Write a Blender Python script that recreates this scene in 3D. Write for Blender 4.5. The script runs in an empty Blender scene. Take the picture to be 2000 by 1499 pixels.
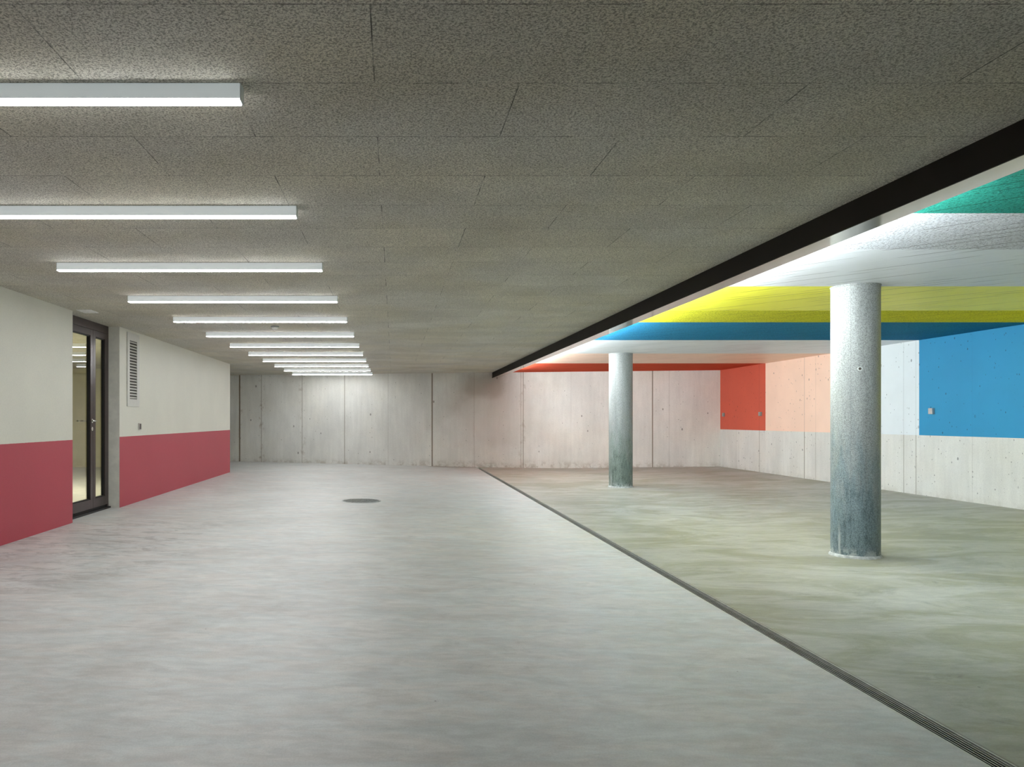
import bpy, bmesh, math, random
from mathutils import Vector
random.seed(7)
S = bpy.context.scene
COL = S.collection

# ------------------------------------------------------------------ camera, world, exposure
F = 1480.0                     # focal length in pixels of a 2000 px wide frame
EYE = 1.10
cam_d = bpy.data.cameras.new('camera')
cam = bpy.data.objects.new('camera', cam_d); COL.objects.link(cam)
cam.location = (0, 0, EYE); cam.rotation_euler = (math.pi/2, 0, 0)
cam_d.sensor_width = 36; cam_d.sensor_fit = 'HORIZONTAL'
cam_d.lens = F/2000*36
cam_d.shift_x = (1000-769)/2000
cam_d.shift_y = (820-749.5)/2000
cam_d.clip_start = .05; cam_d.clip_end = 100
S.camera = cam
w = bpy.data.worlds.new('world'); S.world = w; w.use_nodes = True
w.node_tree.nodes['Background'].inputs[0].default_value = (.5, .55, .6, 1)
w.node_tree.nodes['Background'].inputs[1].default_value = .02
vs = S.view_settings
vs.view_transform = 'Standard'; vs.look = 'None'; vs.gamma = 1; vs.use_curve_mapping = False
vs.exposure = 0.0
LAMP_LEFT = 45.0       # strength of the row of ceiling lamps
LAMP_RIGHT = 255.0      # strength of the lamps mounted along the beam

# ------------------------------------------------------------------ layout
XL, XR = -3.42, 7.67
ZC = 2.26
XB0, XB1, ZB = 2.428, 2.575, 2.125
XD0, XD1 = 2.026, 2.118
YBACK = -6.0
XFAR = -7.4
def yend(x): return 19.1-.17*x
def lerp(a, b, t): return a+(b-a)*t
def fz(x, y=8.0):
    "height of the floor: falls to the channel, rises again to the right"
    pts = [(-9, .02), (-4.3, .01), (-3.42, .0), (-1, -.035), (2.03, -.08), (2.12, -.08), (4.0, -.085), (5.6, -.05), (7.67, .0), (9, .02)]
    for (a, za), (b, zb) in zip(pts, pts[1:]):
        if x <= b: return lerp(za, zb, (x-a)/(b-a))
    return 0

# ------------------------------------------------------------------ node helpers
class N:
    def __init__(s, name):
        s.m = bpy.data.materials.new(name); s.m.use_nodes = True
        s.t = s.m.node_tree; s.b = s.t.nodes['Principled BSDF']
        s._p = None
    def new(s, k, **kw):
        n = s.t.nodes.new(k)
        for a, v in kw.items(): setattr(n, a, v)
        return n
    def link(s, a, b): s.t.links.new(a, b)
    def put(s, sock, v):
        if isinstance(v, bpy.types.NodeSocket): s.link(v, sock)
        elif v is not None:
            if hasattr(sock.default_value, '__len__') and len(sock.default_value) == 4 and len(v) == 3: v = (*v, 1)
            sock.default_value = v
    def pos(s, obj=False):
        if obj: return s.new('ShaderNodeTexCoord').outputs['Object']
        return s.new('ShaderNodeNewGeometry').outputs['Position']
    def xyz(s, v):
        n = s.new('ShaderNodeSeparateXYZ'); s.link(v, n.inputs[0]); return n.outputs
    def comb(s, x, y, z):
        n = s.new('ShaderNodeCombineXYZ'); [s.put(n.inputs[i], v) for i, v in enumerate((x, y, z))]; return n.outputs[0]
    def math(s, op, a, b=None, c=None, clamp=False):
        n = s.new('ShaderNodeMath', operation=op, use_clamp=clamp)
        for i, v in enumerate((a, b, c)):
            if v is not None: s.put(n.inputs[i], v)
        return n.outputs[0]
    def mapv(s, v, scale=(1, 1, 1), rot=(0, 0, 0), loc=(0, 0, 0)):
        n = s.new('ShaderNodeMapping'); s.link(v, n.inputs[0])
        n.inputs['Scale'].default_value = scale; n.inputs['Rotation'].default_value = rot; n.inputs['Location'].default_value = loc
        return n.outputs[0]
    def noise(s, v, scale, detail=4, rough=.55, dist=0):
        n = s.new('ShaderNodeTexNoise'); s.link(v, n.inputs['Vector'])
        n.inputs['Scale'].default_value = scale; n.inputs['Detail'].default_value = detail
        n.inputs['Roughness'].default_value = rough; n.inputs['Distortion'].default_value = dist
        return n.outputs['Fac']
    def voro(s, v, scale):
        n = s.new('ShaderNodeTexVoronoi'); s.link(v, n.inputs['Vector']); n.inputs['Scale'].default_value = scale
        return n.outputs
    def ramp(s, f, a, b, lo=0., hi=1.):
        n = s.new('ShaderNodeMapRange'); s.put(n.inputs[0], f)
        n.inputs[1].default_value = a; n.inputs[2].default_value = b; n.inputs[3].default_value = lo; n.inputs[4].default_value = hi
        n.interpolation_type = 'SMOOTHSTEP'
        return n.outputs[0]
    def mix(s, f, a, b, mode='MIX'):
        n = s.new('ShaderNodeMix', data_type='RGBA', blend_type=mode)
        s.put(n.inputs[0], f); s.put(n.inputs[6], a); s.put(n.inputs[7], b); return n.outputs[2]
    def mul(s, col, f):
        "colour times a grey factor socket"
        n = s.new('ShaderNodeVectorMath', operation='SCALE'); s.put(n.inputs[0], col); s.put(n.inputs['Scale'], f); return n.outputs[0]
    def bump(s, h, dist=.01, strength=.5):
        n = s.new('ShaderNodeBump'); s.link(h, n.inputs['Height']); n.inputs['Distance'].default_value = dist; n.inputs['Strength'].default_value = strength
        s.link(n.outputs[0], s.b.inputs['Normal'])
    def out(s, col=None, rough=None, metal=None, spec=None):
        if col is not None: s.put(s.b.inputs['Base Color'], col)
        if rough is not None: s.put(s.b.inputs['Roughness'], rough)
        if metal is not None: s.put(s.b.inputs['Metallic'], metal)
        if spec is not None: s.put(s.b.inputs['Specular IOR Level'], spec)
        return s.m
    def lines(s, c, js):
        "mask of thin lines at the places js=(pos, halfwidth, strength) along c"
        r = None
        for p, h, k in js:
            d = s.math('ABSOLUTE', s.math('SUBTRACT', c, p))
            m = s.math('MULTIPLY', s.ramp(d, h*.6, h*1.5, 1, 0), k)
            r = m if r is None else s.math('MAXIMUM', r, m)
        return r
    def pits(s, v, scale, size, keep):
        o = s.voro(v, scale)
        r = s.xyz(o['Color'])
        sz = s.math('MULTIPLY', r[1], size)
        near = s.math('LESS_THAN', o['Distance'], sz)
        return s.math('MULTIPLY', near, s.math('GREATER_THAN', r[0], 1-keep))

def plain(name, col, rough=.5, metal=0., spec=.5, var=.08, scale=30, bump=0):
    n = N(name); p = n.pos(True)
    f = n.ramp(n.noise(p, scale), .3, .7, 1-var, 1+var)
    if bump: n.bump(n.noise(p, scale*3), .002, bump)
    return n.out(n.mul(col, f), rough, metal, spec)

def glow(name, col, strength):
    n = N(name); n.out((.9, .9, .9), .4)
    n.b.inputs['Emission Color'].default_value = (*col, 1); n.b.inputs['Emission Strength'].default_value = strength
    return n.m

# ------------------------------------------------------------------ materials
def m_woodwool():
    n = N('wood_wool_ceiling_board'); p = n.pos()
    v = n.mapv(p, loc=(.066, -2.61, 0))
    br = n.new('ShaderNodeTexBrick'); n.link(v, br.inputs['Vector'])
    br.offset = .5; br.offset_frequency = 2; br.squash = 1
    br.inputs['Color1'].default_value = (0, 0, 0, 1); br.inputs['Color2'].default_value = (1, 1, 1, 1); br.inputs['Mortar'].default_value = (.5, .5, .5, 1)
    br.inputs['Scale'].default_value = 1; br.inputs['Mortar Size'].default_value = .0025; br.inputs['Mortar Smooth'].default_value = .2
    br.inputs['Brick Width'].default_value = 1.0; br.inputs['Row Height'].default_value = .4957
    joint = br.outputs['Fac']
    tone = n.xyz(br.outputs['Color'])[0]
    a = n.noise(p, 120, 3, .7); b = n.noise(p, 260, 2, .7)
    sp = n.math('MULTIPLY', n.ramp(a, .36, .56), n.ramp(b, .30, .52))
    big = n.ramp(n.noise(p, 1.4, 4), .3, .7, .92, 1.08)
    col = n.mix(sp, (.30, .29, .25), (.78, .76, .685))
    warm = n.ramp(n.noise(p, .9, 2), .35, .65)
    col = n.mix(warm, col, n.mix(1, col, (1.0, .975, .90), 'MULTIPLY'))
    col = n.mul(col, n.math('MULTIPLY', big, n.math('MULTIPLY_ADD', tone, .09, .955)))
    wob = n.ramp(n.noise(p, 6, 3), .35, .62, .1, .85)
    col = n.mix(n.math('MULTIPLY', joint, wob), col, (.07, .068, .06))
    n.bump(n.math('SUBTRACT', n.math('MULTIPLY', sp, .6), joint), .004, .5)
    return n.out(col, .9, 0, .2)

BANDS = [(-99, (.50, .50, .49)), (-1.0, (.86, .26, .10)), (1.2, (.78, .80, .80)), (2.3, (.02, .26, .20)), (4.24, (.72, .755, .79)), (6.58, (.88, .86, .05)),
         (9.03, (.022, .275, .52)), (11.05, (.76, .81, .84)), (13.2, (.95, .68, .54)), (15.62, (.62, .105, .06))]
def band_color(n, y, scale=1):
    r = n.new('ShaderNodeValToRGB'); r.color_ramp.interpolation = 'CONSTANT'
    e = r.color_ramp.elements
    fac = n.math('DIVIDE', n.math('ADD', y, 6), 26)
    while len(e) < len(BANDS): e.new(.5)
    for k, (p, c) in enumerate(BANDS):
        e[k].position = max(0, (p+6)/26); e[k].color = (*c, 1)
    n.link(fac, r.inputs[0]); return r.outputs[0]

def m_paint_ceiling():
    n = N('painted_ceiling_boards'); p = n.pos(); x, y, z = n.xyz(p)
    col = band_color(n, y)
    rough_a = n.math('LESS_THAN', y, 5.16)
    rough_b = n.math('MULTIPLY', n.math('GREATER_THAN', y, 8.06), n.math('LESS_THAN', y, 11.05))
    rg = n.math('MAXIMUM', rough_a, rough_b)
    # boards at about 47 degrees
    q = n.mapv(p, rot=(0, 0, math.radians(47)))
    qx, qy, qz = n.xyz(q)
    wob = n.math('MULTIPLY', n.noise(n.comb(n.math('MULTIPLY', qx, .5), qy, 0.0), 1.2, 2), .08)
    def seams(wd, half, sx, sy, off, lo, hi):
        c = n.math('DIVIDE', n.math('ADD', n.math('ADD', qy, wob), off), wd)
        d = n.math('ABSOLUTE', n.math('SUBTRACT', n.math('FRACT', c), .5))
        m = n.ramp(d, half*.3, half, 1, 0)
        on = n.ramp(n.noise(n.comb(n.math('MULTIPLY', qx, sx), n.math('MULTIPLY', n.math('FLOOR', c), sy), off), 1.0, 2), lo, hi)
        return n.math('MULTIPLY', m, on)
    crack = seams(.115, .075, 1.1, 7.3, 0.0, .50, .58)
    fin = seams(.135, .055, 1.6, 5.7, .31, .54, .60)
    grain = n.noise(n.comb(n.math('MULTIPLY', qx, 2.), n.math('MULTIPLY', qy, 45.), 0.0), 1, 4)
    plank = n.noise(n.comb(n.math('MULTIPLY', qx, .4), n.math('FLOOR', n.math('DIVIDE', n.math('ADD', qy, wob), .115)), 0.0), 1.7, 1)
    smooth_h = n.math('ADD', n.math('MULTIPLY', grain, .55), n.math('MULTIPLY', plank, 1.0))
    spk = n.noise(p, 66, 3, .68)
    rough_h = n.math('MULTIPLY', n.ramp(spk, .36, .60), 1.3)
    sm = n.math('SUBTRACT', 1, rg)
    h = n.math('ADD', n.math('MULTIPLY', rough_h, rg), n.math('MULTIPLY', smooth_h, sm))
    h = n.math('ADD', h, n.math('MULTIPLY', crack, -1.4))
    h = n.math('ADD', h, n.math('MULTIPLY', fin, 1.6))
    dark = n.math('MULTIPLY', n.ramp(spk, .36, .47, 1, 0), n.math('MULTIPLY', rg, .75))
    dark = n.math('MAXIMUM', dark, n.math('MULTIPLY', crack, .8))
    col = n.mix(dark, col, n.mul(col, .22))
    col = n.mul(col, n.math('ADD', n.math('MULTIPLY', sm, n.math('MULTIPLY_ADD', grain, .16, -.08)), 1.0))
    n.bump(h, .011, .8)
    return n.out(col, n.math('MULTIPLY_ADD', rg, .45, .40), 0, n.math('MULTIPLY', n.math('MULTIPLY_ADD', sm, .14, .08), n.math('LESS_THAN', y, 15.6)))

def concrete(n, c, p, base, pit=.5, vscale=1.0):
    "light fair-faced concrete; c is the coordinate along the wall"
    z = n.xyz(p)[2]
    v = n.comb(n.math('MULTIPLY', c, 1.), n.math('MULTIPLY', z, .5), 0.0)
    a = n.ramp(n.noise(v, 1.6, 5), .3, .7, .91, 1.06)
    b = n.ramp(n.noise(n.comb(n.math('MULTIPLY', c, 14.), n.math('MULTIPLY', z, 1.2), 0.0), 1, 3), .3, .7, .97, 1.03)
    g = n.ramp(n.noise(p, 60, 3), .3, .7, .96, 1.04)
    col = n.mul(base, n.math('MULTIPLY', a, n.math('MULTIPLY', b, g)))
    w2 = n.ramp(n.noise(n.comb(c, z, 3.), .9, 3), .4, .7, 0, .5)
    return n.mix(w2, col, n.mix(1, col, (.97, .94, .88), 'MULTIPLY'))

def m_endwall():
    n = N('fair_faced_concrete_end_wall'); p = n.pos(); x, y, z = n.xyz(p)
    def X(px): q = (px-769)/F; return q*19.1/(1+.17*q)
    col = concrete(n, x, p, (.76, .755, .72))
    js = [(X(468), .016, 1), (X(510.5), .010, .45), (X(590), .010, .4), (X(673), .010, .55), (X(758), .006, .22), (X(844), .014, .9), (X(926), .007, .3),
          (X(1017.5), .006, .5), (X(1022), .010, .55), (X(1115), .005, .12), (X(1274.6), .011, .85), (X(1307), .006, .22)]
    L = n.lines(x, js)
    # patchy rust stains beside some of the joints and along the foot
    st = n.lines(x, [(X(511), .07, .8), (X(590), .08, .6), (X(1020), .08, .6), (X(926), .03, .3), (X(470), .05, .5)])
    patch = n.ramp(n.noise(n.comb(n.math('MULTIPLY', x, 8.), n.math('MULTIPLY', z, 5.), 0.0), 1, 4, .7), .52, .66)
    foot = n.math('MULTIPLY', n.ramp(z, -.08, .16, 1, 0), n.ramp(n.noise(p, 6, 4, .7), .42, .62, .05, .8))
    rust = n.math('MAXIMUM', n.math('MULTIPLY', st, patch), foot)
    col = n.mix(n.math('MULTIPLY', rust, .6), col, (.24, .17, .095))
    # brown-pink stain by the end of the beam, broader fainter patch below
    dx = n.math('DIVIDE', n.math('SUBTRACT', x, 2.2), .62); dz = n.math('DIVIDE', n.math('SUBTRACT', z, 1.93), .36)
    rr = n.math('SQRT', n.math('ADD', n.math('MULTIPLY', dx, dx), n.math('MULTIPLY', dz, dz)))
    rr = n.math('ADD', rr, n.math('MULTIPLY_ADD', n.noise(p, 2.2, 3), .9, -.45))
    col = n.mix(n.ramp(rr, .55, 1.15, .6, 0), col, (.37, .32, .27))
    dx = n.math('DIVIDE', n.math('SUBTRACT', x, 2.5), 1.3); dz = n.math('DIVIDE', n.math('SUBTRACT', z, 1.2), 1.1)
    rr = n.math('ADD', n.math('SQRT', n.math('ADD', n.math('MULTIPLY', dx, dx), n.math('MULTIPLY', dz, dz))), n.math('MULTIPLY_ADD', n.noise(p, 1.6, 3), .9, -.45))
    col = n.mix(n.ramp(rr, .5, 1.2, .45, 0), col, (.47, .42, .375))
    col = n.mix(L, col, (.20, .155, .10))
    pt = n.math('MAXIMUM', n.pits(n.comb(n.math('MULTIPLY', x, 1.), 0.0, n.math('MULTIPLY', z, .6)), 7, .13, .28), n.pits(p, 20, .2, .12))
    col = n.mix(n.math('MULTIPLY', pt, .7), col, (.17, .155, .135))
    n.bump(n.math('SUBTRACT', n.math('MULTIPLY', n.noise(p, 25, 4), .12), n.math('MAXIMUM', L, pt)), .006, .5)
    return n.out(col, .7, 0, .35)

def m_rightwall():
    n = N('painted_concrete_right_wall'); p = n.pos(); x, y, z = n.xyz(p)
    def Y(px): return XR*F/(px-769)
    con = concrete(n, y, p, (.72, .715, .68))
    paint = band_color(n, y)
    soft = n.ramp(n.noise(n.comb(n.math('MULTIPLY', y, 1.), z, 0.0), 1.5, 3), .3, .7, .97, 1.03)
    paint = n.mul(paint, soft)
    up = n.math('GREATER_THAN', z, .872)
    js = [(Y(1438), .008, .25), (Y(1483), .011, .6), (Y(1571), .012, .85), (Y(1593), .008, .5), (Y(1765), .010, .5), (Y(1789), .010, .55), (Y(1899), .006, .2), (6.4, .01, .6), (3.9, .01, .6)]
    L = n.lines(y, js)
    con = n.mix(L, con, (.26, .23, .18))
    foot = n.math('MULTIPLY', n.ramp(z, -.05, .12, 1, 0), n.ramp(n.noise(p, 7, 4, .7), .42, .62, .1, .7))
    con = n.mix(n.math('MULTIPLY', foot, .5), con, (.33, .29, .22))
    paint = n.mix(n.math('MULTIPLY', L, .35), paint, n.mul(paint, .4))
    col = n.mix(up, con, paint)
    dens = n.ramp(n.noise(n.comb(y, 0.0, z), .8, 2), .40, .62)
    pt = n.pits(n.comb(0.0, y, n.math('MULTIPLY', z, .65)), 13, .20, .75)
    pt = n.math('MAXIMUM', n.math('MULTIPLY', pt, dens), n.pits(n.comb(0.0, y, n.math('MULTIPLY', z, .6)), 24, .18, .12))
    col = n.mix(n.math('MULTIPLY', pt, .75), col, n.mul(col, .2))
    n.bump(n.math('SUBTRACT', n.math('MULTIPLY', n.noise(p, 20, 4), .12), n.math('MAXIMUM', n.math('MULTIPLY', L, .7), pt)), .005, .45)
    return n.out(col, .6, 0, .35)

def m_leftwall():
    n = N('grey_and_red_painted_wall'); p = n.pos(); x, y, z = n.xyz(p)
    fine = n.ramp(n.noise(p, 130, 3), .3, .7, .965, 1.035)
    big = n.ramp(n.noise(p, 1.1, 3), .3, .7, .97, 1.03)
    edge = n.math('ADD', z, n.math('MULTIPLY_ADD', n.noise(p, 18, 2), .004, -.002))
    up = n.math('GREATER_THAN', edge, .884)
    col = n.mix(up, (.46, .062, .09), (.70, .69, .61))
    col = n.mul(col, n.math('MULTIPLY', fine, big))
    n.bump(n.noise(p, 160, 3), .002, .35)
    return n.out(col, .5, 0, .4)

def m_floor():
    n = N('power_floated_concrete_floor'); p = n.pos(); x, y, z = n.xyz(p)
    v = n.comb(x, y, 0.0)
    sw = n.noise(v, .55, 5, .6, 1.2)
    a = n.ramp(sw, .32, .68, .91, 1.06)
    tr = n.noise(n.mapv(v, (.55, 1.25, 1), rot=(0, 0, .06)), 5.5, 7, .66, .9)
    b = n.ramp(tr, .32, .68, .88, 1.07)
    g = n.ramp(n.noise(v, 130, 3, .75), .3, .7, .92, 1.06)
    blot = n.ramp(n.noise(n.mapv(v, (1, 1.4, 1)), 1.5, 6, .7, 2.2), .56, .72, 0, .30)
    right = n.ramp(x, 2.07, 2.075)
    right = n.math('GREATER_THAN', x, 2.07)
    lf = n.mix(n.ramp(n.noise(n.mapv(v, (.7, 1.5, 1), loc=(3, 7, 0)), 3.6, 6, .68, .8), .38, .62), (.625, .607, .587), (.61, .63, .625))
    rt = n.mix(n.ramp(n.noise(n.mapv(v, (.7, 1.5, 1)), 1.3, 6, .68, 1.2), .40, .62), (.41, .41, .365), (.30, .295, .22))
    col = n.mix(right, lf, rt)
    col = n.mul(col, n.math('MULTIPLY', a, n.math('MULTIPLY', b, g)))
    fine = n.ramp(n.noise(n.mapv(v, (.5, 1.4, 1), rot=(0, 0, -.08)), 15, 6, .7, .7), .34, .66, .925, 1.05)
    col = n.mul(col, fine)
    k = n.math('MULTIPLY', blot, n.math('MULTIPLY_ADD', right, .8, .75))
    col = n.mix(k, col, n.mul(col, .42))
    # dark damp streaks to the left foreground
    dx = n.math('DIVIDE', n.math('ADD', x, 2.7), 1.1); dy = n.math('DIVIDE', n.math('SUBTRACT', y, 6.6), 2.2)
    rr = n.math('ADD', n.math('MULTIPLY', dx, dx), n.math('MULTIPLY', dy, dy))
    st = n.math('MULTIPLY', n.ramp(rr, .3, 1.2, 1, 0), n.ramp(n.noise(n.mapv(v, (1, 1.9, 1)), 3.0, 6, .72, 1.0), .47, .62, 0, .6))
    col = n.mix(st, col, n.mul(col, .5))
    # rust-coloured damp area about the far end of the channel
    dx = n.math('DIVIDE', n.math('SUBTRACT', x, 2.75), 1.9); dy = n.math('DIVIDE', n.math('SUBTRACT', y, 18.2), 3.4)
    rr = n.math('ADD', n.math('MULTIPLY', dx, dx), n.math('MULTIPLY', dy, dy))
    ru = n.math('MULTIPLY', n.ramp(rr, .1, 1.1, 1, 0), n.ramp(n.noise(n.mapv(v, (1, 1.2, 1)), 1.6, 5, .65, 1.0), .35, .62, .15, .75))
    col = n.mix(n.math('MULTIPLY', ru, .5), col, (.27, .195, .14))
    dx = n.math('DIVIDE', n.math('SUBTRACT', x, 1.55), .75); dy = n.math('DIVIDE', n.math('SUBTRACT', y, 18.80), .30)
    rr = n.math('ADD', n.math('MULTIPLY', dx, dx), n.math('MULTIPLY', dy, dy))
    col = n.mix(n.ramp(rr, .5, 1.1, .7, 0), col, (.24, .18, .12))
    # tiny pinholes
    pt = n.pits(v, 5, .05, .25)
    col = n.mix(n.math('MULTIPLY', pt, .6), col, (.1, .09, .07))
    # pale mortar bed on the left side of the channel, dark grime on the right side
    col = n.mix(n.math('MULTIPLY', n.math('MULTIPLY', n.math('GREATER_THAN', x, XD0-.009), n.math('LESS_THAN', x, XD0+.01)), .55), col, (.55, .53, .48))
    gr = n.math('MULTIPLY', n.math('GREATER_THAN', x, XD1-.01), n.ramp(n.math('ADD', x, n.math('MULTIPLY', n.noise(v, 12, 3), .012)), XD1+.008, XD1+.02, .6, 0))
    col = n.mix(gr, col, (.09, .075, .06))
    rough = n.math('MULTIPLY_ADD', tr, .25, .34)
    n.bump(n.math('ADD', n.math('MULTIPLY', n.noise(v, 2.2, 5, .6, 1.2), .7), n.math('MULTIPLY', n.noise(v, 45, 3), .12)), .006, .18)
    return n.out(col, rough, 0, .42)

def m_column(name, mossy):
    n = N(name); p = n.pos(True); x, y, z = n.xyz(p)
    ang = n.math('ARCTAN2', x, n.math('MULTIPLY', y, -1))
    v = n.comb(n.math('MULTIPLY', ang, .19), z, 0.0)
    sp = n.ramp(n.noise(p, 120, 3, .75), .38, .60, .62, 1.18)
    a = n.ramp(n.noise(n.comb(n.math('MULTIPLY', ang, 1.3), n.math('MULTIPLY', z, .9), 0.0), 1.1, 5, .6), .3, .7, .84, 1.12)
    low = n.math('ADD', z, n.math('MULTIPLY_ADD', n.noise(n.comb(n.math('MULTIPLY', ang, 1.5), n.math('MULTIPLY', z, 1.4), 1.), 1.6, 5, .65), 1.6, -.8))
    wet = n.ramp(low, .25, 1.25, 1, 0)
    base = (.27, .285, .28)
    col = n.mix(n.math('MULTIPLY', wet, .88), base, (.16, .225, .25) if not mossy else (.16, .21, .185))
    blob = n.ramp(n.noise(n.comb(n.math('MULTIPLY', ang, 2.2), n.math('MULTIPLY', z, 3.2), 2.), 2.6, 7, .78, .3), .46, .66)
    col = n.mix(n.math('MULTIPLY', n.math('MULTIPLY', wet, blob), .7), col, (.035, .05, .04) if mossy else (.05, .085, .10))
    col = n.mul(col, n.math('MULTIPLY', sp, a))
    seam = n.lines(ang, [(-.72, .014, .7), (-.12, .02, .35)])
    col = n.mix(n.math('MULTIPLY', seam, .55), col, n.mul(col, .5))
    # pale lime run at the foot
    lime = n.math('MULTIPLY', n.ramp(z, .02, .11, 1, 0), n.ramp(n.noise(p, 20, 4, .7), .42, .58))
    run = n.math('MULTIPLY', n.lines(n.math('ADD', ang, n.math('MULTIPLY', n.noise(p, 9, 3), .15)), [(-1.14, .05, .9)]), n.ramp(z, .12, .34, 1, 0))
    col = n.mix(n.math('MULTIPLY', n.math('MAXIMUM', lime, run), .65), col, (.52, .55, .55))
    n.bump(n.noise(p, 90, 4, .7), .003, .35)
    return n.out(col, n.math('MULTIPLY_ADD', sp, -.15, .58), 0, .5)

M = {}
M['woodwool'] = m_woodwool(); M['paintceil'] = m_paint_ceiling(); M['endwall'] = m_endwall(); M['rightwall'] = m_rightwall()
M['leftwall'] = m_leftwall(); M['floor'] = m_floor()
M['jamb'] = plain('bare_grey_concrete_reveal', (.80, .79, .72), .7, var=.06, scale=12, bump=.3)
M['shell'] = plain('plain_concrete', (.42, .41, .38), .7, var=.08, scale=4, bump=.2)
M['back'] = plain('pale_yellow_plaster', (.62, .58, .36), .6, var=.05, scale=4)
M['beam_dark'] = plain('dark_brown_coated_steel', (.016, .013, .009), .65, 0, .15, .12, 5)
n_ = N('polished_grey_steel_soffit'); M['beam_soffit'] = n_.out(n_.mul((.72, .68, .64), n_.ramp(n_.noise(n_.pos(), 3, 3), .3, .7, .95, 1.05)), .10, .92)
M['lamp_body'] = plain('white_coated_aluminium', (.80, .84, .84), .45, 0, .5, .02)
M['lamp_opal'] = glow('opal_lamp_housing', (.84, .96, .98), .30)  # weak glow added to the housing, standing for light from neighbouring lamps
M['lamp_glow'] = glow('lamp_diffuser', (.96, .985, 1.0), LAMP_LEFT)
M['wash_glow'] = glow('wash_lamp_diffuser', (.91, .985, 1.0), LAMP_RIGHT)
M['added_room_glow'] = glow('warm_room_lamp_diffuser', (1, .93, .66), 380.0)  # emission of the added lamp behind the door
M['door_metal'] = plain('dark_red_brown_anodised_metal', (.055, .036, .034), .28, .35, .5, .1, 6)
M['chrome'] = plain('brushed_chrome', (.75, .75, .73), .18, 1.0, .5, .04)
M['black_rubber'] = plain('black_rubber_seal', (.012, .012, .012), .6)
M['grate'] = plain('galvanised_grate_steel', (.55, .57, .53), .4, .4, .5, .15, 20)
M['channel'] = plain('dark_wet_channel', (.006, .009, .009), .4)
M['iron'] = plain('worn_cast_iron', (.30, .31, .30), .6, .2, .5, .3, 60, .6)
M['white_enamel'] = plain('white_enamel', (.62, .61, .57), .45, var=.03)
M['dark_void'] = plain('dark_duct_lining', (.05, .045, .035), .8)  # flat dark colour that stands for the inside of openings
M['plastic_brown'] = plain('brown_grey_plastic', (.10, .085, .075), .4)
M['plastic_grey'] = plain('grey_plastic', (.30, .33, .32), .4)
M['plastic_white'] = plain('white_plastic', (.90, .90, .89), .4)
M['steel'] = plain('stainless_box', (.50, .48, .46), .3, .6, .5, .05)
g_ = N('clear_door_glass'); g_.out((.93, .96, .94), .0)
g_.b.inputs['Transmission Weight'].default_value = 1.0; g_.b.inputs['IOR'].default_value = 1.75
M['glass'] = g_.m

# ------------------------------------------------------------------ mesh helpers
class MB:
    def __init__(s): s.bm = bmesh.new()
    def box(s, x0, x1, y0, y1, z0, z1, bev=0, seg=2):
        r = bmesh.ops.create_cube(s.bm, size=1)
        for v in r['verts']:
            v.co = Vector((lerp(x0, x1, v.co.x+.5), lerp(y0, y1, v.co.y+.5), lerp(z0, z1, v.co.z+.5)))
        if bev:
            ed = list({e for v in r['verts'] for e in v.link_edges})
            bmesh.ops.bevel(s.bm, geom=ed, offset=bev, segments=seg, affect='EDGES', profile=.6)
        return s
    def prism(s, pts, z0, z1):
        "vertical prism over a plan polygon; z0/z1 may be functions of (x, y)"
        g = lambda z, p: z(*p) if callable(z) else z
        lo = [s.bm.verts.new((*p, g(z0, p))) for p in pts]; hi = [s.bm.verts.new((*p, g(z1, p))) for p in pts]
        s.bm.faces.new(lo[::-1]); s.bm.faces.new(hi)
        for i in range(len(pts)):
            j = (i+1) % len(pts); s.bm.faces.new((lo[i], lo[j], hi[j], hi[i]))
        return s
    def lathe(s, prof, seg=48, axis='z', org=(0, 0, 0)):
        "profile of (r, h) from bottom to top"
        o = Vector(org); rings = []
        def P(r, a, h):
            c, d = r*math.cos(a), r*math.sin(a)
            return o+Vector({'z': (c, d, h), 'x': (h, c, d), 'y': (d, h, c)}[axis])
        for r, h in prof:
            if r < 1e-6: rings.append([s.bm.verts.new(P(0, 0, h))])
            else: rings.append([s.bm.verts.new(P(r, 2*math.pi*k/seg, h)) for k in range(seg)])
        for A, B in zip(rings, rings[1:]):
            for k in range(seg):
                l = (k+1) % seg
                f = [A[k % len(A)], A[l % len(A)], B[l % len(B)], B[k % len(B)]]
                u = []
                for v in f:
                    if v not in u: u.append(v)
                if len(u) > 2: s.bm.faces.new(u)
        return s
    def tube(s, path, r, seg=12):
        path = [Vector(p) for p in path]; rings = []
        for i, p in enumerate(path):
            t = (path[min(i+1, len(path)-1)]-path[max(i-1, 0)]).normalized()
            u = t.orthogonal().normalized() if i == 0 else (rings_u - t*rings_u.dot(t)).normalized()
            rings_u = u; v = t.cross(u)
            rings.append([s.bm.verts.new(p+u*r*math.cos(2*math.pi*k/seg)+v*r*math.sin(2*math.pi*k/seg)) for k in range(seg)])
        for A, B in zip(rings, rings[1:]):
            for k in range(seg):
                l = (k+1) % seg; s.bm.faces.new((A[k], A[l], B[l], B[k]))
        s.bm.faces.new(rings[0][::-1]); s.bm.faces.new(rings[-1])
        return s
    def build(s, name, mat, parent=None, smooth=False, loc=None):
        bmesh.ops.recalc_face_normals(s.bm, faces=s.bm.faces)
        me = bpy.data.meshes.new(name); s.bm.to_mesh(me); s.bm.free()
        for m in (mat if isinstance(mat, (list, tuple)) else [mat]): me.materials.append(m)
        if smooth:
            for p in me.polygons: p.use_smooth = True
            me.set_sharp_from_angle(angle=math.radians(35))
        o = bpy.data.objects.new(name, me); COL.objects.link(o)
        if parent: o.parent = parent
        if loc: o.location = loc
        return o
def tag(o, label, cat, group=None):
    o['label'] = label; o['category'] = cat
    if group: o['group'] = group
    return o
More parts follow.
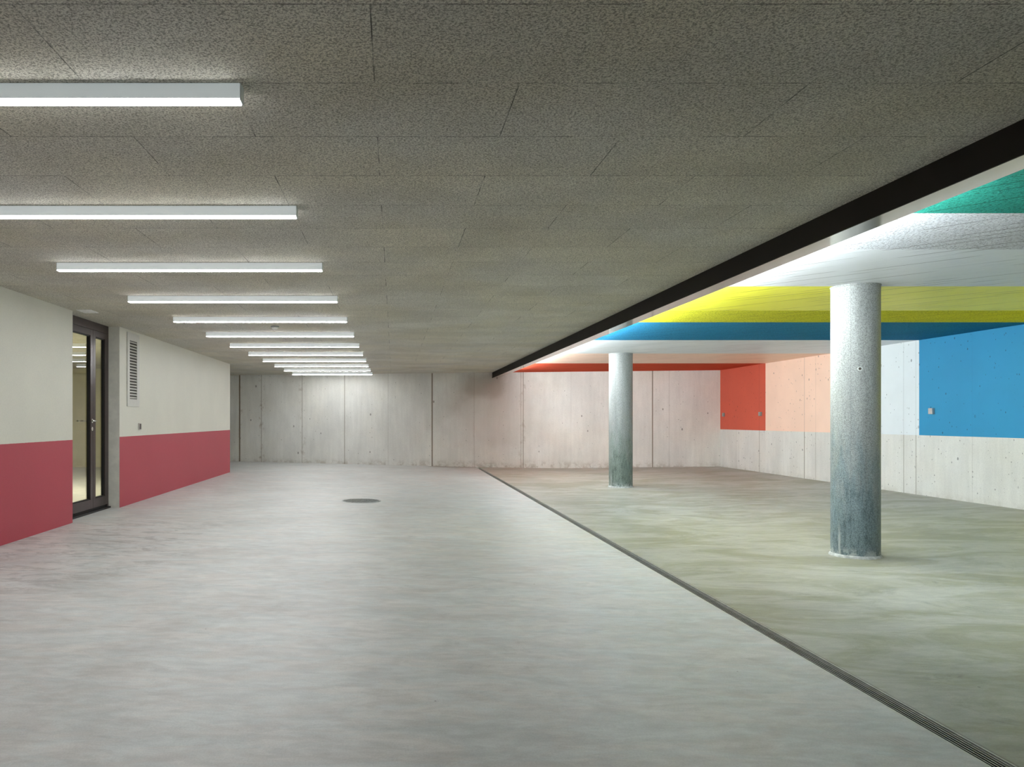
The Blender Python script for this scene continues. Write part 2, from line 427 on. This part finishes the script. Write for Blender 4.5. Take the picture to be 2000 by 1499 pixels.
def thing(name, loc, label, cat, group=None):
    o = bpy.data.objects.new(name, None); COL.objects.link(o); o.location = loc; o.empty_display_size = .1
    return tag(o, label, cat, group)
def struct(o, label, cat=None):
    o['kind'] = 'structure'; o['label'] = label; o['category'] = cat or o.name.split('_')[0].split('.')[0]; return o

# ------------------------------------------------------------------ the shell
def floor_mesh():
    b = MB(); bm = b.bm
    xs = sorted({XFAR, -4.3, XL, -1, XD0, 4.0, 5.6, XR, -2.2, .5, XR+.2} | {XD1})
    ny = 30; grid = {}
    for i, x in enumerate(xs):
        for j in range(ny+1):
            y = lerp(YBACK, yend(x)+.1, j/ny)
            grid[i, j] = bm.verts.new((x, y, fz(x)))
    for i in range(len(xs)-1):
        if abs(xs[i]-XD0) < 1e-6: continue              # the slot of the drainage channel
        for j in range(ny):
            bm.faces.new((grid[i, j], grid[i+1, j], grid[i+1, j+1], grid[i, j+1]))
    # slab underside so that the floor has thickness
    r = bmesh.ops.extrude_face_region(bm, geom=bm.faces[:])
    for v in r['geom']:
        if isinstance(v, bmesh.types.BMVert): v.co.z = -.35
    return b
struct(floor_mesh().build('floor', M['floor']), 'grey power-floated concrete floor falling gently to the channel')

def roof(x0, x1): return MB().prism([(x0, YBACK-.2), (x1, YBACK-.2), (x1, yend(x1)+.2), (x0, yend(x0)+.2)], ZC, ZC+.25)
struct(roof(XFAR-.2, 2.5).build('ceiling', M['woodwool']), 'speckled grey wood-wool board ceiling over the left bay')
struct(roof(2.5, XR+.2).build('ceiling', M['paintceil']), 'ceiling of the right bay painted in bands of green, white, yellow, blue, salmon and red')

a, b_ = XFAR-.2, XR+.2
struct(MB().prism([(a, yend(a)), (b_, yend(b_)), (b_, yend(b_)+.25), (a, yend(a)+.25)], -.35, ZC).build('wall_back', M['endwall']),
       'pale fair-faced concrete end wall with vertical joints')
struct(MB().prism([(XR, YBACK), (XR+.25, YBACK), (XR+.25, yend(XR)+.05), (XR, yend(XR))], -.35, ZC).build('wall_right', M['rightwall']),
       'right wall, concrete below and painted in coloured blocks above')
struct(MB().box(XFAR-.2, XR+.25, YBACK-.25, YBACK, -.35, ZC).build('wall_front', M['shell']), 'plain concrete wall behind the viewpoint')
YD0, YD1, YE = 8.07, 9.45, 15.83
TL = .24
def left_section(y0, y1):
    o = MB().box(XL-TL, XL, y0, y1, -.35, ZC).build('wall_left', [M['leftwall'], M['jamb']])
    for p in o.data.polygons: p.material_index = 0 if p.normal.x > .9 else 1
    return o
struct(left_section(YBACK, YD0), 'near length of the left wall, grey over a red painted dado', 'wall')
struct(left_section(YD1, YE), 'far length of the left wall beyond the glazed door, grey over red dado', 'wall')
struct(MB().prism([(-4.84, YE-.24), (XL-TL, YE-.24), (XL-TL, YE), (-4.6, YE), (-4.6, yend(-4.6)), (-4.84, yend(-4.84))], -.35, ZC).build('wall_partition', M['shell']), 'return wall behind the far end of the left wall', 'wall')
struct(MB().box(XFAR, -4.84, 17.2, 17.4, -.35, ZC).build('wall_corridor_end', M['back']), 'yellowish wall at the end of the room behind the glazed door', 'wall')
room = thing('added_room_lamp', (-5.9, 11.0, ZC), 'added unseen lamp that brightens the room behind the glazed door', 'lamp')  # added lamp, out of view, to brighten what shows through the glass

struct(MB().box(XFAR-.25, XFAR, YBACK, yend(XFAR), -.35, ZC).build('wall_corridor', M['back']), 'pale yellow wall of the room behind the glazed door', 'wall')

MB().lathe([(0, 0), (.20, 0), (.20, -.03), (.185, -.035), (0, -.035)], 40).build('base', M['lamp_body'], room, True)
MB().lathe([(0, -.034), (.18, -.034), (.165, -.075), (0, -.085)], 40).build('diffuser', M['added_room_glow'], room, True)

# ------------------------------------------------------------------ beam
t = thing('ceiling_beam', (XB0, 0, ZC), 'long dark brown steel beam under the ceiling between the two bays', 'beam')
ye = yend(XB1)
def beam_box(x0, x1, z0, z1):
    return MB().prism([(x0, YBACK), (x1, YBACK), (x1, yend(x1)), (x0, yend(x0))], z0, z1)
for o in (beam_box(XB0, XB1, ZB+.012, ZC).build('web', M['beam_dark']), beam_box(XB0+.004, XB1, ZB, ZB+.012).build('soffit_plate', M['beam_soffit']),
          beam_box(XB0-.004, XB0+.004, ZB-.003, ZB+.022).build('edge_lip', M['beam_dark'])):
    o.data.transform(__import__('mathutils').Matrix.Translation((-XB0, 0, -ZC))); o.parent = t
    if o.name.startswith('soffit'): o['label'] = 'polished light grey underside'

# ------------------------------------------------------------------ lamps
LX0, LX1, LW, LH = -2.49, -.53, .052, .058
def make_lamp():
    r = thing('ceiling_lamp', (0, 0, ZC), '', 'lamp', 'linear ceiling lamps in the left bay')
    L = LX1-LX0
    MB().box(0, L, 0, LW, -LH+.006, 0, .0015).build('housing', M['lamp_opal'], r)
    MB().box(.004, L-.004, .003, LW-.003, -LH, -LH+.0065).build('diffuser', M['lamp_glow'], r)['label'] = 'glowing white diffuser'
    for x in (-.004, L):
        MB().box(x, x+.004, -.001, LW+.001, -LH-.0005, 0, .001).build('end_cap', M['lamp_body'], r)
    return r
proto = make_lamp()
NAMES = ['nearest of the row, cut by the picture edge', 'second from the nearest, cut by the picture edge',
         'third from the nearest, the first seen whole', 'fourth from the nearest, nearest the glazed door', 'fifth from the nearest, just before the smoke detector',
         'sixth from the nearest, just beyond the smoke detector', 'seventh from the nearest in the row', 'fifth from the end wall',
         'fourth from the end wall', 'third from the end wall', 'last but one before the end wall', 'farthest of the row, close against the end wall']
def copy_tree(o):
    c = o.copy(); COL.objects.link(c)
    for ch in list(o.children):
        d = ch.copy(); COL.objects.link(d); d.parent = c
    return c
LY = [2.61, 4.11, 5.60, 7.10, 8.56, 10.06, 11.52, 12.99, 14.43, 15.84, 17.22, 18.62]
for k in range(12):
    o = proto if k == 0 else copy_tree(proto)
    o.location = (LX0, LY[k], ZC)
    o['label'] = 'white linear ceiling lamp, '+NAMES[k]
# lamps on the far side of the beam, hidden from here by it: they wash the painted ceiling and columns
def make_wash():
    r = thing('wash_lamp', (0, 0, 0), 'slim linear lamp fixed along the painted side of the dark beam', 'lamp', 'lamps along the right side of the beam')
    MB().box(0, .033, 0, 1.9, 0, .042, .002).box(0, .045, 0, 1.9, .040, .0435, .001).build('housing', M['lamp_body'], r)
    MB().box(.0325, .046, .02, 1.88, .005, .040, .001).build('diffuser', M['wash_glow'], r)
    return r
wp = make_wash()
WASH = ['under the first white band', 'level with the nearer column', 'under the yellow and blue bands',
        'under the farther white band', 'just before the farther column', 'just beyond the farther column', 'last one before the end wall']
for k in range(7):
    o = wp if k == 0 else copy_tree(wp)
    o.location = (XB1, 3.72+1.96*k, 2.151)
    o['label'] = 'slim lamp on the beam side, '+WASH[k]

# ------------------------------------------------------------------ columns
M['jambring'] = plain('pale_mortar_ring', (.42, .44, .43), .7, var=.25, scale=25, bump=.5)
def column(x, y, r, mat, label, hole=False):
    z0 = fz(x); h = ZC-z0
    t = thing('concrete_column', (x, y, z0), label, 'column', None)
    MB().lathe([(0, -.02), (r, -.02), (r, h-.012), (r+.004, h-.008), (r+.004, h+.002), (0, h+.002)], 96).build('shaft', mat, t, True)
    MB().lathe([(r-.01, -.004), (r+.015, -.004), (r+.012, .010), (r-.002, .026), (r-.01, .026)], 96).build('base_ring', M['jambring'], t, True)
    if hole:
        d = Vector((-x, -y, 0)).normalized()
        c, s_ = math.cos(.18), math.sin(.18); d = Vector((d.x*c-d.y*s_, d.x*s_+d.y*c, 0))
        m = MB().lathe([(.020, 0), (.020, .004), (.012, .005), (.011, .0015), (.011, 0)], 24, 'x').build('anchor_sleeve', M['jambring'], t, True)
        q = MB().lathe([(0, 0), (.0112, 0), (.0112, .0022), (0, .0022)], 24, 'x').build('anchor_hole_shade', M['dark_void'], t, True)  # flat dark disc stands for the shade inside the hole
        for o in (m, q):
            o.rotation_euler = (0, 0, math.atan2(d.y, d.x)); o.location = (d.x*(r-.0015), d.y*(r-.0015), 1.10+(820-721)/F*6.45-z0)
column(4.02, 6.6, .189, m_column('speckled_grey_concrete_column', False), 'thick round concrete column, the nearer of two, blue-grey stained foot', True)
column(3.99, 13.32, .2015, m_column('mossy_grey_concrete_column', True), 'round concrete column with green-stained foot, farther back by the end wall')

# ------------------------------------------------------------------ drainage channel and cover
zt = fz(2.07)
t = thing('drainage_channel', (2.072, 0, zt), 'long narrow slotted drainage channel set in the floor under the beam', 'drain')
y0, y1 = -5.9, yend(2.07)-.02
w_ = (XD1-XD0)/2
MB().box(-w_, w_, y0, y1, -.10, -.095).box(-w_, -w_+.004, y0, y1, -.10, -.004).box(w_-.004, w_, y0, y1, -.10, -.004).build('trough', M['channel'], t)
MB().box(-w_, -w_+.006, y0, y1, -.02, .0).box(w_-.006, w_, y0, y1, -.02, .0).build('frame', M['grate'], t)
g = MB()
for k in range(5):
    c = -w_+.006+(k+.9)*(2*w_-.012)/5.8
    g.box(c-.0013, c+.0013, y0, y1, -.0035, -.001)
yy = y0+.1
while yy < y1:
    g.box(-w_+.006, w_-.006, yy-.002, yy+.002, -.055, -.05); yy += .8
g.build('grating', M['grate'], t)

mx, my = (705-769)/F, 0
dm = F*(EYE-fz(-.45))/(979-820); xm = (705-769)/F*dm
t = thing('manhole_cover', (xm, dm, fz(xm)), 'small round cast-iron manhole cover set in the grey floor', 'manhole cover')
R = .5*78/F*dm
MB().lathe([(R-.02, -.002), (R, -.002), (R, .004), (R-.018, .004), (R-.02, -.002)], 64).build('frame', M['jambring'], t, True)
g = MB().lathe([(0, -.002), (R-.024, -.002), (R-.024, .004), (0, .004)], 64)
st = .03; k = int(R/st)+1
for i in range(-k, k+1):
    for j in range(-k, k+1):
        px, py = (i+.5*(j % 2))*st, j*st
        if px*px+py*py < (R-.04)**2: g.box(px-.009, px+.009, py-.006, py+.006, .003, .008)
g.build('cover', M['iron'], t)

# ------------------------------------------------------------------ glazed door
XD = -3.557; FD = .06
t = bpy.data.objects.new('door_1', None); COL.objects.link(t); t.location = (XD, YD0, 0)
struct(t, 'two-leaf glazed door in a dark red-brown metal frame, set back in the left wall')
W = YD1-YD0; ZT = ZC; SP = 8.952-YD0
f0 = MB()
f0.box(-FD, 0, 0, W, 2.165, ZT, .002).box(-FD, 0, 0, .055, .0, 2.165, .002).box(-FD, 0, W-.055, W, .0, 2.165, .002)
f0.build('door_frame', M['door_metal'], t)
MB().box(-.10, .03, 0, W, -.02, .022, .003).box(-FD, -.01, 0.01, W-.01, .022, .05, .001).build('threshold', M['black_rubber'], t)
def leaf(ya, yb, sl, sr):
    z0, z1, g0, g1 = .052, 2.160, .160, 2.088
    m = MB()
    m.box(-.05, .006, ya, ya+sl, z0, z1, .002).box(-.05, .006, yb-sr, yb, z0, z1, .002)
    m.box(-.05, .006, ya+sl, yb-sr, z0, g0, .002).box(-.05, .006, ya+sl, yb-sr, g1, z1, .002)
    o = m.build('door_leaf', M['door_metal'], t)
    MB().box(-.034, -.022, ya+sl-.006, yb-sr+.006, g0-.006, g1+.006).build('glass_pane', M['glass'], o)
    s = .012
    b = MB()
    for (p, q, z_, w2) in ((ya+sl, ya+sl+s, g0, g1), (yb-sr-s, yb-sr, g0, g1)): b.box(-.044, -.004, p, q, z_, w2)
    b.box(-.044, -.004, ya+sl+s, yb-sr-s, g0, g0+s).box(-.044, -.004, ya+sl+s, yb-sr-s, g1-s, g1)
    b.build('glazing_bead', M['black_rubber'], o)
    return o
main = leaf(.058, SP-.002, .085, .075)
leaf(SP+.002, W-.058, .075, .075)
hy, hz = SP-.040, 1.085
m = MB()
for sx in (1, -1):
    x0 = .006 if sx > 0 else -.05
    m.lathe([(0, 0), (.026, 0), (.026, .007*sx), (.011, .009*sx), (0, .009*sx)], 28, 'x', (x0, hy, hz))
    m.tube([(x0, hy, hz), (x0+.045*sx, hy, hz), (x0+.056*sx, hy-.004, hz), (x0+.060*sx, hy-.016, hz), (x0+.060*sx, hy-.135, hz)], .0105)
    m.lathe([(0, 0), (.024, 0), (.024, .007*sx), (.009, .009*sx), (0, .009*sx)], 28, 'x', (x0, hy, hz-.095))
o = m.build('door_handle', M['chrome'], main, True); o['label'] = 'chrome lever handle and lock rosette'

# ------------------------------------------------------------------ fittings on the left wall and ceiling
ya, yb, za, zb = 9.705, 10.16, 1.27, 2.228
t = thing('ventilation_grille', (XL, (ya+yb)/2, za), 'tall white ventilation grille high on the grey wall beside the glazed door', 'ventilation grille')
hw = (yb-ya)/2; H = zb-za; s0, s1 = -.145, .135; q0, q1 = .098, .856
MB().box(0, .012, -hw, s0, 0, H, .002).box(0, .012, s1, hw, 0, H, .002).box(0, .012, s0, s1, 0, q0, .002).box(0, .012, s0, s1, q1, H, .002).build('frame', M['white_enamel'], t)
MB().box(.0, .002, s0, s1, q0, q1).build('duct', M['dark_void'], t)  # flat dark sheet in place of an open duct
m = MB(); ns = 20
for k in range(ns):
    z = q0+(k+.5)*(q1-q0)/ns
    c = [(.002, z+.010), (.012, z-.004), (.012, z-.010), (.002, z+.004)]
    vs_ = [[m.bm.verts.new((x, y, zz)) for x, zz in c] for y in (s0, s1)]
    for i in range(4): m.bm.faces.new((vs_[0][i], vs_[0][(i+1) % 4], vs_[1][(i+1) % 4], vs_[1][i]))
    m.bm.faces.new(vs_[0]); m.bm.faces.new(vs_[1])
m.build('louvre', M['white_enamel'], t)

t = thing('wall_switch', (XL, 10.19, 1.007), 'small brown key switch on the grey wall below the ventilation grille', 'switch')
MB().box(0, .012, -.045, .045, -.045, .045, .003).build('plate', M['steel'], t)
MB().box(.011, .018, -.012, .030, -.036, .036, .002).build('rocker', M['plastic_brown'], t)

t = thing('access_plate', (-3.27, 8.09, ZC), 'flat white plate on the ceiling above the glazed door', 'ceiling plate')
MB().box(-.075, .075, -.11, .11, -.008, 0, .002).build('plate', M['plastic_white'], t)
for sx in (-1, 1): MB().lathe([(0, -.0105), (.005, -.0105), (.005, -.007), (0, -.007)], 12, 'z', (sx*.05, .09*sx, 0)).build('screw', M['steel'], t, True)

t = thing('smoke_detector', (-1.475, 9.40, ZC), 'small round white smoke detector between the fifth and sixth lamps', 'smoke detector')
MB().lathe([(0, 0), (.052, 0), (.052, -.014), (.046, -.018), (0, -.018)], 40).build('base', M['plastic_grey'], t, True)
MB().lathe([(0, -.017), (.038, -.017), (.036, -.030), (.024, -.038), (0, -.040)], 40).build('sensor_head', M['plastic_white'], t, True)

# ------------------------------------------------------------------ fittings on the right wall
def wallbox(px, py, w, h, d, label, mat, name='socket'):
    y = XR*F/(px-769); z = EYE-(py-820)/(px-769)*XR
    t = thing(name, (XR, y, z), label, 'socket' if name == 'socket' else 'junction box')
    MB().box(-d, 0, -w/2, w/2, -h/2, h/2, .004).build('box', mat, t)
    MB().box(-d-.004, -d+.001, -w/2+.008, w/2-.008, -h/2+.008, h/2-.008, .002).build('cover', mat, t)
    return t
wallbox(1414.3, 810.5, .085, .085, .03, 'small grey socket on the red paint next to the room corner', M['plastic_grey'])
wallbox(1486.5, 809, .085, .085, .04, 'small grey socket on the red paint beside the salmon block', M['plastic_grey'])
wallbox(1821.5, 803.5, .085, .085, .035, 'small metal box on the blue block of the right wall', M['steel'], 'junction_box')
